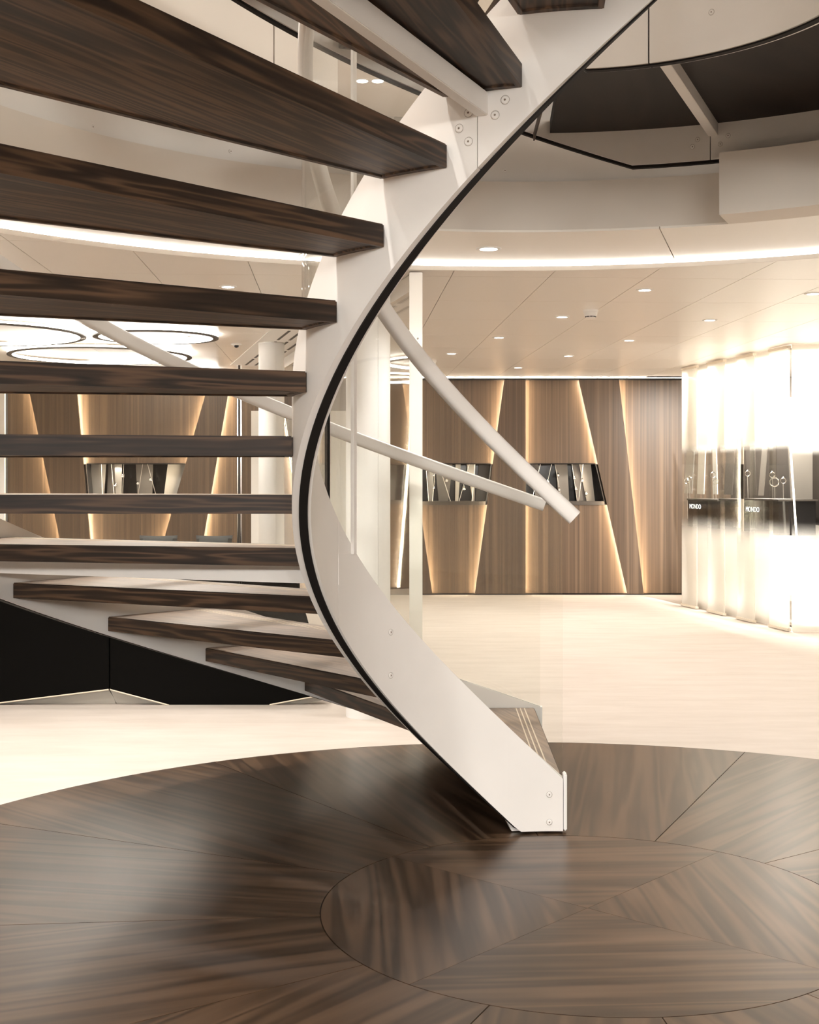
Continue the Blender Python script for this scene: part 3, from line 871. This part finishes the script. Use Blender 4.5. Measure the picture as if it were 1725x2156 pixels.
# ================================================================== RING PENDANTS
def pendant(x, y, R, z, label):
    r = empty('ring_pendant', (x, y, z), 0, label, 'pendant light')
    n = 72
    ps = steps(0, 360, 5)
    MB().arc(R - 0.05, R, ps, 0.0, 0.012).build('frame', M['dark'], r)
    MB().arc(R - 0.046, R - 0.004, ps, 0.0125, 0.030).build('light_ring', M['pend'], r)
    MB().arc(R - 0.058, R - 0.051, ps, 0.002, 0.022).build('light_ring', M['pend'], r)
    for k in range(3):
        a = 40 + 120 * k
        MB().tube(pol(R - 0.025, a, 0.03), pol(R - 0.025, a, ZC - z - 0.001), 0.002, 6).build('cable', M['metal'], r)
    return r
pendant(-3.12, 13.2, 0.91, 2.70, 'large glowing ring pendant hanging whole in view under the left ceiling')
pendant(-3.72, 11.25, 0.91, 2.70, 'glowing ring pendant cut off by the left edge of the picture')
pendant(-2.25, 11.6, 0.55, 2.715, 'smaller glowing ring pendant above and right of the large ring')
pendant(-3.0, 15.3, 0.75, 2.68, 'farthest glowing ring pendant, close before the wood wall')

# ================================================================== CEILING LIGHTS AND DEVICES
D = [(1.615, 8.969, 'bright downlight in the ceiling just beyond the light strip, right of the smoke detector'),
     (1.219, 10.439, 'downlight left of the nearer smoke detector'),
     (2.049, 12.19, 'downlight right of and behind the nearer smoke detector'),
     (1.666, 13.708, 'downlight above the second wide wood board from the glass cabinet'),
     (0.818, 11.949, 'downlight above the handrail of the stair'),
     (0.433, 13.454, 'downlight just right of the farther smoke detector'),
     (1.257, 15.136, 'farthest downlight, close to the top of the wood wall'),
     (2.825, 9.15, 'downlight at the right edge of the picture above the glass cabinet'),
     (-1.225, 8.817, 'downlight seen between two upper treads on the left'),
     (-1.967, 11.91, 'downlight beside the ring pendants on the left')]
for x, y, lab in D: downlight(x, y, ZC, lab)
downlight(2.448, 10.653, ZC, 'dim unlit downlight above the front of the glass cabinet', lit=False)
downlight(0.46, 7.598, ZS, 'downlight in the pale soffit inside the curved light strip', s=1.25)
for p in (125, 157, 189, 221, 255, 289, 321, 353, 25):
    q = pol(3.17, p, ZS, True)
    downlight(q[0], q[1], ZS, 'downlight in the round soffit, out of view', SPOT_SOF, 1.25, group='soffit downlights out of view')
for x, y in ((-3.6, 2.6), (4.7, 3.4), (-3.9, 5.4), (4.7, 6.4), (-2.4, 0.2), (-0.6, -0.6), (1.4, -0.6), (3.4, 0.4), (-2.0, -2.6), (0.4, -2.8), (2.6, -2.6), (-4.3, 9.5), (5.2, 10.5), (-4.6, 13.0), (-0.9, 14.4), (-2.6, 8.2), (-2.4, 10.2), (-5.7, 15.2), (-3.0, 15.5), (-4.4, 15.0), (6.6, 2.0), (6.8, 6.0), (6.8, 9.5), (7.0, 13.5), (-6.4, 2.0), (-6.6, 6.0), (-6.8, 9.5), (-7.2, 13.0)):  # added downlights that brighten floor, ceiling, walls and stair
    downlight(x, y, ZC, 'recessed downlight added to the ceiling outside the picture', SPOT_NEAR if y < 3 else SPOT, group='downlights out of view')
# upper level
for x, y, lab in ((-0.37, 15.2, 'bright downlight in the upper ceiling seen through the stair glass'), (-0.55, 15.2, 'small dim downlight in the upper ceiling left of the bright one')):
    downlight(x, y, ZUP, lab, SPOT_UP, 1.6, lit=(x > -0.5))
for p, r_, sd in ((114, 3.02, SPOT_WASH), (122, 3.02, SPOT_WASH), (186, 1.9, SPOT_STAIR), (206, 1.9, SPOT_STAIR)):  # the pair over the treads is added to brighten their tops
    q = pol(r_, p, ZUP, True)
    downlight(q[0], q[1], ZUP, 'downlight in the upper ceiling above the stair, out of view', sd, 1.6, group='upper downlights above the stair')
for x, y in ((5.0, 6.4), (4.6, 2.4), (2.4, -0.4), (-1.6, -0.6), (-4.2, 2.0), (-4.8, 5.4), (-3.8, 9.6), (0.5, 10.5), (4.8, 9.6), (2.0, 13.0), (-2.4, 12.6), (7.2, 4.0), (-7.0, 4.0)):  # added to fill the upper level and lift the edge band
    downlight(x, y, ZUP, 'recessed downlight added to the upper ceiling out of view', SPOT_UP, 1.6, group='upper downlights out of view')
# added fill spots: a row behind the camera, two hung over the upper floor
head_me = MB().lathe([(0.0, 0.10), (0.05, 0.10), (0.062, 0.08), (0.062, -0.06), (0.056, -0.06), (0.056, -0.045), (0.0, -0.045)], 20).mesh('head', M['white2'])
head_lens = MB().lathe([(0.0, -0.0465), (0.054, -0.0465), (0.054, -0.046)], 20).mesh('lens', M['lamp'])
stem_me2 = MB().tube((0, 0, 0), (0, 0, 0.19), 0.012, 10).mesh('stem', M['metal'])
def fill_spot(x, y, zc, target, data, label, group, drop=0.2):
    r = empty('added_spotlight', (x, y, zc), 0, label, 'light', group)
    o = obj('stem', stem_me2, r, (0, 0, -drop + 0.01)); o.scale = (1, 1, (drop - 0.01) / 0.19)
    d = Vector(target) - Vector((x, y, zc - drop))
    q = d.to_track_quat('-Z', 'Y').to_euler()
    for n_, me in (('head', head_me), ('lens', head_lens)):
        o = obj(n_, me, r, (0, 0, -drop)); o.rotation_euler = q
    l = bpy.data.objects.new('bulb', data); link(l); l.parent = r
    l.location = Vector((0, 0, -drop)) + d.normalized() * 0.06; l.rotation_euler = q
SPOT_FRONT = spot_data('added_front_beam', P_FRONT, rad(46), 1.0, 0.15)
for x in (-4.2, -2.4, -0.6, 1.6, 3.4, 5.2):
    fill_spot(x, -3.6, ZC, (x * 0.35 + 0.4, 6.0, 0.35), SPOT_FRONT, 'added fill spotlight behind the camera', 'added fill spotlights behind the camera')
SPOT_E = spot_data('added_east_beam', P_EAST * 1.1, rad(60), 1.0, 0.5)
SPOT_W = spot_data('added_west_beam', P_WEST, rad(40), 1.0, 0.25)
fill_spot(8.2, 2.6, ZUP, (-1.2, 6.4, 3.15), SPOT_E, 'added spotlight hung on a long stem over the upper floor on the right, out of view', 'added upper spotlights', 1.45)
fill_spot(-6.4, 3.0, ZUP, (1.2, 7.0, 2.95), SPOT_W, 'added spotlight hung on a long stem over the upper floor on the left, out of view', 'added upper spotlights', 1.45)
panel_me = MB().box(-0.62, -0.62, -0.03, 0.62, 0.62, 0.0).mesh('frame', M['white2'])
panel_lens = MB().box(-0.60, -0.60, -0.032, 0.60, 0.60, -0.030).mesh('lens', emit('panel_lens', (1.0, 0.93, 0.84), 3.0))
ad = bpy.data.lights.new('added_panel_light', 'AREA'); ad.shape = 'SQUARE'; ad.size = 1.18; ad.energy = P_UPF; ad.color = WARM
for x, y in ((5.0, 0.2), (6.2, 2.2)):  # panels added for soft light on the edge of the opening
    r = empty('added_light_panel', (x, y, ZUP), 0, 'added square light panel in the upper ceiling, out of view', 'light', 'added light panels in the upper ceiling')
    obj('frame', panel_me, r); obj('lens', panel_lens, r)
    l = bpy.data.objects.new('added_panel_light', ad); link(l); l.parent = r; l.location = (0, 0, -0.04)

def detector(x, y, label):
    r = empty('smoke_detector', (x, y, ZC), 0, label, 'smoke detector')
    MB().lathe([(0.058, 0.0), (0.058, -0.014), (0.054, -0.018), (0.0, -0.018)], 28).build('base', M['white2'], r)
    MB().lathe([(0.053, -0.018), (0.050, -0.040), (0.036, -0.058), (0.0, -0.060)], 28).build('head', M['white2'], r)
    for a in range(0, 360, 36):
        MB().arc(0.0405, 0.0425, [a + 3, a + 18, a + 33], -0.0555, -0.0485).build('vent', M['black'], r)
detector(1.391, 10.035, 'white smoke detector on the ceiling between two downlights')
detector(0.236, 14.246, 'white smoke detector farther back, beside the handrail')
dm = empty('dome_camera', (-1.659, 12.526, ZC), 0, 'small white ceiling camera with a black dome left of the far column', 'camera')
MB().lathe([(0.05, 0), (0.05, -0.008), (0.034, -0.014), (0.0, -0.014)], 24).build('base', M['white2'], dm)
MB().lathe([(0.024, -0.014), (0.022, -0.026), (0.012, -0.036), (0.0, -0.038)], 20).build('dome', M['blackgloss'], dm)

# ================================================================== BLACK FACETED COUNTER AND CUSHIONS
ct = empty('black_counter', (-1.9, 8.5, 0), 0, 'low black faceted counter on a pale plinth behind the lower treads', 'counter')
def gp(px, py, z=None, Y=None):
    if Y is None: Y = F * (H - z) / (py - 1012)
    return ((px - 862.5) / F * Y, Y, H - (py - 1012) / F * Y)
def rel(p): return (p[0] + 1.9, p[1] - 8.5, p[2])
Yc = 8.45
def facet(pix, name, m_, dy=0.0, thick=0.03):
    mb = MB(); pts = []
    for px, py in pix:
        p = gp(px, py, Y=Yc + dy); pts.append((p[0] + 1.9, max(p[2], 0.0)))
    return mb.slab(pts, Yc - 8.5 + dy, Yc - 8.5 + dy + thick).build(name, m_, ct, smooth=False)
ztop = 1012 + (H - 0.86) / Yc * F
facet([(-260, ztop), (229, ztop), (229, 1452), (0, 1480), (-40, 1485), (-260, 1485)], 'front_panel', M['blackmat'])
facet([(232, ztop), (618, ztop), (692, 1461), (568, 1484.6), (356, 1484.6), (232, 1452)], 'front_panel', M['blackmat'], dy=0.004)
facet([(-40, 1485), (0, 1480), (229, 1452), (240, 1470), (244, 1485)], 'plinth', M['grey2'], dy=0.05)
facet([(232, 1452), (356, 1485), (246, 1485), (240, 1470)], 'plinth', M['grey2'], dy=0.05)
facet([(568, 1485), (692, 1461), (690, 1472), (640, 1485)], 'plinth', M['grey2'], dy=0.05)
def line(pa_, pb_, r=0.005, m_='nosing', dy=-0.004):
    a = gp(*pa_, Y=Yc + dy); b = gp(*pb_, Y=Yc + dy)
    MB().tube(rel(a), rel(b), r, 6).build('edge_trim', M[m_], ct)
line((0, 1480), (229, 1452)); line((232, 1452), (356, 1485)); line((568, 1484), (690, 1461.5))
MB().box(-3.3 + 1.9, 0.0, 0.10, -0.76 + 1.9, 0.55, 0.86).build('body', M['blackmat'], ct, smooth=False)
def cushion(px, Y, wd, label):
    o = MB(); n = 10; vs = []; fs = []
    for i in range(n + 1):
        for j in range(n + 1):
            u, v = i / n * 2 - 1, j / n * 2 - 1
            t = (1 - u * u) * (1 - v * v)
            pinch = 1 - 0.10 * (1 - abs(u)) * 0 - 0.06 * (u * u) * (1 - v * v) - 0.06 * (v * v) * (1 - u * u)
            vs.append((u * wd / 2 * pinch, -0.07 * sqrt(max(t, 0)), 0.11 + v * 0.11 * pinch))
    for i in range(n):
        for j in range(n):
            a = i * (n + 1) + j; fs.append((a, a + n + 1, a + n + 2, a + 1))
    o.add(vs, fs); o.add([(x, -y, z) for x, y, z in vs], [f[::-1] for f in fs])
    c = o.build('cushion', M['cushion'], None, ((px - 862.5) / F * Y, Y, 0.863))
    c.rotation_euler = (rad(-8), 0, 0)
    return tag(c, label, 'cushion')
cushion(332, 8.82, 0.26, 'dark cushion top showing over the counter, left of the pair')
cushion(450, 8.82, 0.25, 'dark cushion top showing over the counter, right of the pair')

# ================================================================== GLASS DISPLAY CABINET, RIGHT
c0 = Vector((3.150, 15.17, 0)); c1 = Vector((3.640, 12.53, 0)); cd = (c1 - c0); cl = cd.length; ca = atan2(cd.y, cd.x)
cab = empty('display_cabinet', tuple(c0), ca, 'tall glowing frosted glass display cabinet at the right', 'cabinet')
# local x runs along the front from the far end, local y to the left of that = out of the cabinet towards the room is negative
M['deep'] = plain('deep_brown', (0.020, 0.014, 0.010), 0.6)
FM = frost_mat('frosted_glass', 0.72, 1.08, 1.74, 1.88, 0.72)
FM3 = frost_mat('frosted_glass_rear', 0.72, 1.08, 1.74, 1.88, 0.95)
FM2 = frost_mat('frosted_glass_side', 0.62, 1.06, 1.68, 1.90, 0.85)
M['capm'] = plain('pale_cap', (0.74, 0.66, 0.55), 0.4)
inw = 1.0                                   # sign of local y that points into the cabinet
def tpos(px, off=0.0):                               # parameter along the face line where the pixel column meets it
    k = (px - 862.5) / F
    d = cd.normalized()
    b = c0 + Vector((-d.y, d.x, 0)) * off
    return (k * b.y - b.x) / (d.x - k * d.y)
fronts = [(1436, 1467), (1490, 1525), (1552, 1588), (1620, 1661)]
for a, b in fronts:
    ta, tb = tpos(a), tpos(b)
    MB().box(ta, 0.0, 0.03, tb, 0.012, ZC - 0.035).build('glass_panel', FM, cab, smooth=False)
    MB().box(ta, -0.012, 0.006, tb, 0.026, 0.032).build('foot_clamp', M['capm'], cab, smooth=False)
    MB().box(ta, -0.012, ZC - 0.038, tb, 0.026, ZC - 0.012).build('head_clamp', M['capm'], cab, smooth=False)
backs = [(1460, 1497), (1518, 1560), (1580, 1627)]
for a, b in backs:
    ta, tb = tpos(a, 0.08), tpos(b, 0.08)
    MB().box(ta, 0.075, 0.006, tb, 0.087, ZC - 0.006).build('glass_panel', FM3, cab, smooth=False)
# return face towards the camera and the panel at the far end
ra = -ca                                    # the return face runs along world x
ret = MB().box(0, 0, 0.004, 2.2, 0.012, ZC - 0.004).build('side_panel', FM2, cab, (cl + 0.0, 0.03, 0), ra - rad(2), smooth=False)
# interior: plinths, screens, light lines
MB().box(-0.05, 1.5, 0.0, cl + 0.1, 1.53, ZC - 0.01).build('back_wall', M['white2'], cab, smooth=False)
for px0, px1, off in ((1449, 1512, 0.16), (1516, 1560, 0.16), (1567, 1640, 0.16)):
    ta, tb = tpos(px0, off), tpos(px1, off)
    Y = (c0 + cd.normalized() * ((ta + tb) / 2)).y
    z1 = H - (1054 - 1012) / F * Y
    MB().box(ta, off, 0.90, tb, off + 0.4, z1).build('black_plinth', M['blackgloss'], cab, smooth=False)
    MB().box(ta - 0.01, off - 0.01, z1, tb + 0.01, off + 0.42, z1 + 0.018).build('plinth_top', M['dark'], cab, smooth=False)
for px0, px1, m_, off, sk in ((1470, 1484, 'grey2', .36, .03), (1444, 1460, 'grey', .46, .05), (1501, 1509, 'grey2', .42, -.02), (1528, 1545, 'dark', .44, .05), (1572, 1590, 'dark', .44, -.03), (1602, 1612, 'grey', .40, .06), (1620, 1634, 'dark', .44, 0.0)):
    ta, tb = tpos(px0, off), tpos(px1, off)
    MB().slab([(ta - sk, 1.29), (tb - sk, 1.29), (tb + sk, 1.95), (ta + sk, 1.95)], off, off + 0.012).build('slanted_screen', M[m_], cab, smooth=False)
MB().box(0.0, 0.62, 1.0, cl, 0.64, 1.93).build('dark_screen', M['deep'], cab, smooth=False)
MB().box(tpos(1556), 0.03, 0.25, tpos(1558.5), 0.045, 2.0).build('light_edge', M['nosing'], cab, smooth=False)
MB().box(tpos(1556.5), 0.02, 1.26, tpos(1561), 0.03, 1.62).build('door_pull', M['black'], cab, smooth=False)
# letters on the plinths
def letters(txt, px0, px1, py0, py1, off):
    cu = bpy.data.curves.new('lettering', 'FONT'); cu.body = txt; cu.size = 1.0; cu.extrude = 0.01; 
    o = bpy.data.objects.new('lettering', cu); link(o)
    dg = bpy.context.evaluated_depsgraph_get(); dg.update()
    me = bpy.data.meshes.new_from_object(o.evaluated_get(dg))
    bpy.data.objects.remove(o)
    me.materials.clear(); me.materials.append(M['text'])
    xs = [v.co.x for v in me.vertices]; ys = [v.co.y for v in me.vertices]
    ta, tb = tpos(px0, off), tpos(px1, off)
    Y = (c0 + cd.normalized() * ta).y
    z0 = H - (py1 - 1012) / F * Y; z1 = H - (py0 - 1012) / F * Y
    kx = (tb - ta) / (max(xs) - min(xs)); kz = (z1 - z0) / (max(ys) - min(ys))
    for v in me.vertices:
        v.co = ((v.co.x - min(xs)) * kx, -v.co.z * 0.1, (v.co.y - min(ys)) * kz)
    return obj('lettering', me, cab, (ta, off, z0))
letters('MONDO', 1452.5, 1476, 1061, 1070.5, 0.157)
letters('MONDO', 1571, 1599, 1066.5, 1077, 0.157)
# light lines at floor and ceiling inside, standing in thin channels
ld = bpy.data.lights.new('cabinet_line', 'AREA'); ld.shape = 'RECTANGLE'; ld.size = cl * 0.96; ld.size_y = 0.06; ld.energy = P_CAB; ld.color = (1.0, 0.955, 0.89)
for z, rx, kd in ((0.05, pi, 0.5), (ZC - 0.05, 0, 9.0)):
    MB().box(0.02, 0.22, 0.012 if rx else ZC - 0.04, cl - 0.02, 0.34, 0.045 if rx else ZC - 0.008).build('light_channel', M['metal'], cab, smooth=False)
    ldk = ld.copy(); ldk.energy = P_CAB * kd
    l = bpy.data.objects.new('cabinet_line', ldk); link(l); l.parent = cab; l.location = (cl / 2, 0.28, z); l.rotation_euler = (rx, 0, 0)
ld2 = bpy.data.lights.new('cabinet_line_side', 'AREA'); ld2.shape = 'RECTANGLE'; ld2.size = 1.6; ld2.size_y = 0.05; ld2.energy = P_CAB * 0.9; ld2.color = (1.0, 0.955, 0.89)
for z, rx in ((0.05, pi), (ZC - 0.05, 0)):
    l = bpy.data.objects.new('cabinet_line_side', ld2); link(l); l.location = (4.62, 12.62, z); l.rotation_euler = (rx, 0, 0)
# dark leaning screen and slanted light rod behind the return face
sr = empty('slanted_light', (3.86, 13.0, 1.0), 0, 'slanted rod of light inside the right end of the glass cabinet', 'light')
p0 = gp(1664, 930, Y=13.0); p1 = gp(1683, 1206, Y=13.0)
MB().tube((p0[0] - 3.86, 0, p0[2] - 1.0), (p1[0] - 3.86, 0, p1[2] - 1.0), 0.010, 8).build('tube', emit('rod_light', (1, .88, .7), 6), sr)
ds = empty('dark_screen', (4.2, 13.35, 0), 0, 'dark leaning screen standing inside the right end of the cabinet', 'screen')
MB().slab([(-0.22, 0.0), (0.35, 0.0), (0.6, 2.3), (-0.36, 2.3)], 0, 0.03).build('board', M['grey'], ds, smooth=False)
MB().slab([(0.05, 0.02), (0.30, 0.02), (0.50, 2.28), (0.16, 2.28)], -0.012, -0.002).build('facing', M['grey2'], ds, smooth=False)
# jewellery pieces behind the glass
GJ = 'bangles in the glass cabinet'
bangle_me = MB().torus(0.030, 0.0045, 26, 8, (0, 0, 0), (0, 1, 0)).mesh('band', M['chrome'])
clasp_me = MB().lathe([(0, 0.010), (0.008, 0.008), (0.011, 0.0), (0.008, -0.008), (0, -0.010)], 14, 0, (0, 1, 0), (0, 0, 0.034)).mesh('clasp', M['chrome'])
stem_me = MB().tube((0, 0.012, -0.03), (0.01, 0.012, -0.45), 0.002, 6).mesh('stem', M['metal'])
for px, py, lab, s in ((1447, 1013, 'bangle at the far left end of the glass cabinet', 1.0), (1452, 1008, 'bangle hung next to the far left one in the cabinet', .8), (1502, 1000, 'bangle before the pale screen in the cabinet, upper one', 1.0), (1507, 1014, 'bangle before the pale screen in the cabinet, lower one', 1.0),
           (1575, 997, 'bangle right of the door pull in the cabinet', .9), (1627, 1000, 'small bangle above the large ring near the right edge of the cabinet', .9), (1631, 1015, 'large open bangle near the right edge of the cabinet', 1.5), (1650, 1012, 'dim bangle against the dark screen at the right of the cabinet', .9)):
    n_ = Vector((-cd.y, cd.x, 0)).normalized()
    X = (px - 862.5) / F
    # slide along the cabinet so that the piece stays on its sight line at that depth
    base_ = c0 + n_ * 0.26; d_ = cd.normalized()
    tt = (X * base_.y - base_.x) / (d_.x - X * d_.y)
    Q = base_ + d_ * tt
    r = empty('bangle', (Q.x, Q.y, H - (py - 1012) / F * Q.y), random.uniform(-.5, .5), lab, 'bangle', GJ)
    r.scale = (s, s, s)
    obj('band', bangle_me, r); obj('clasp', clasp_me, r); obj('stem', stem_me, r)
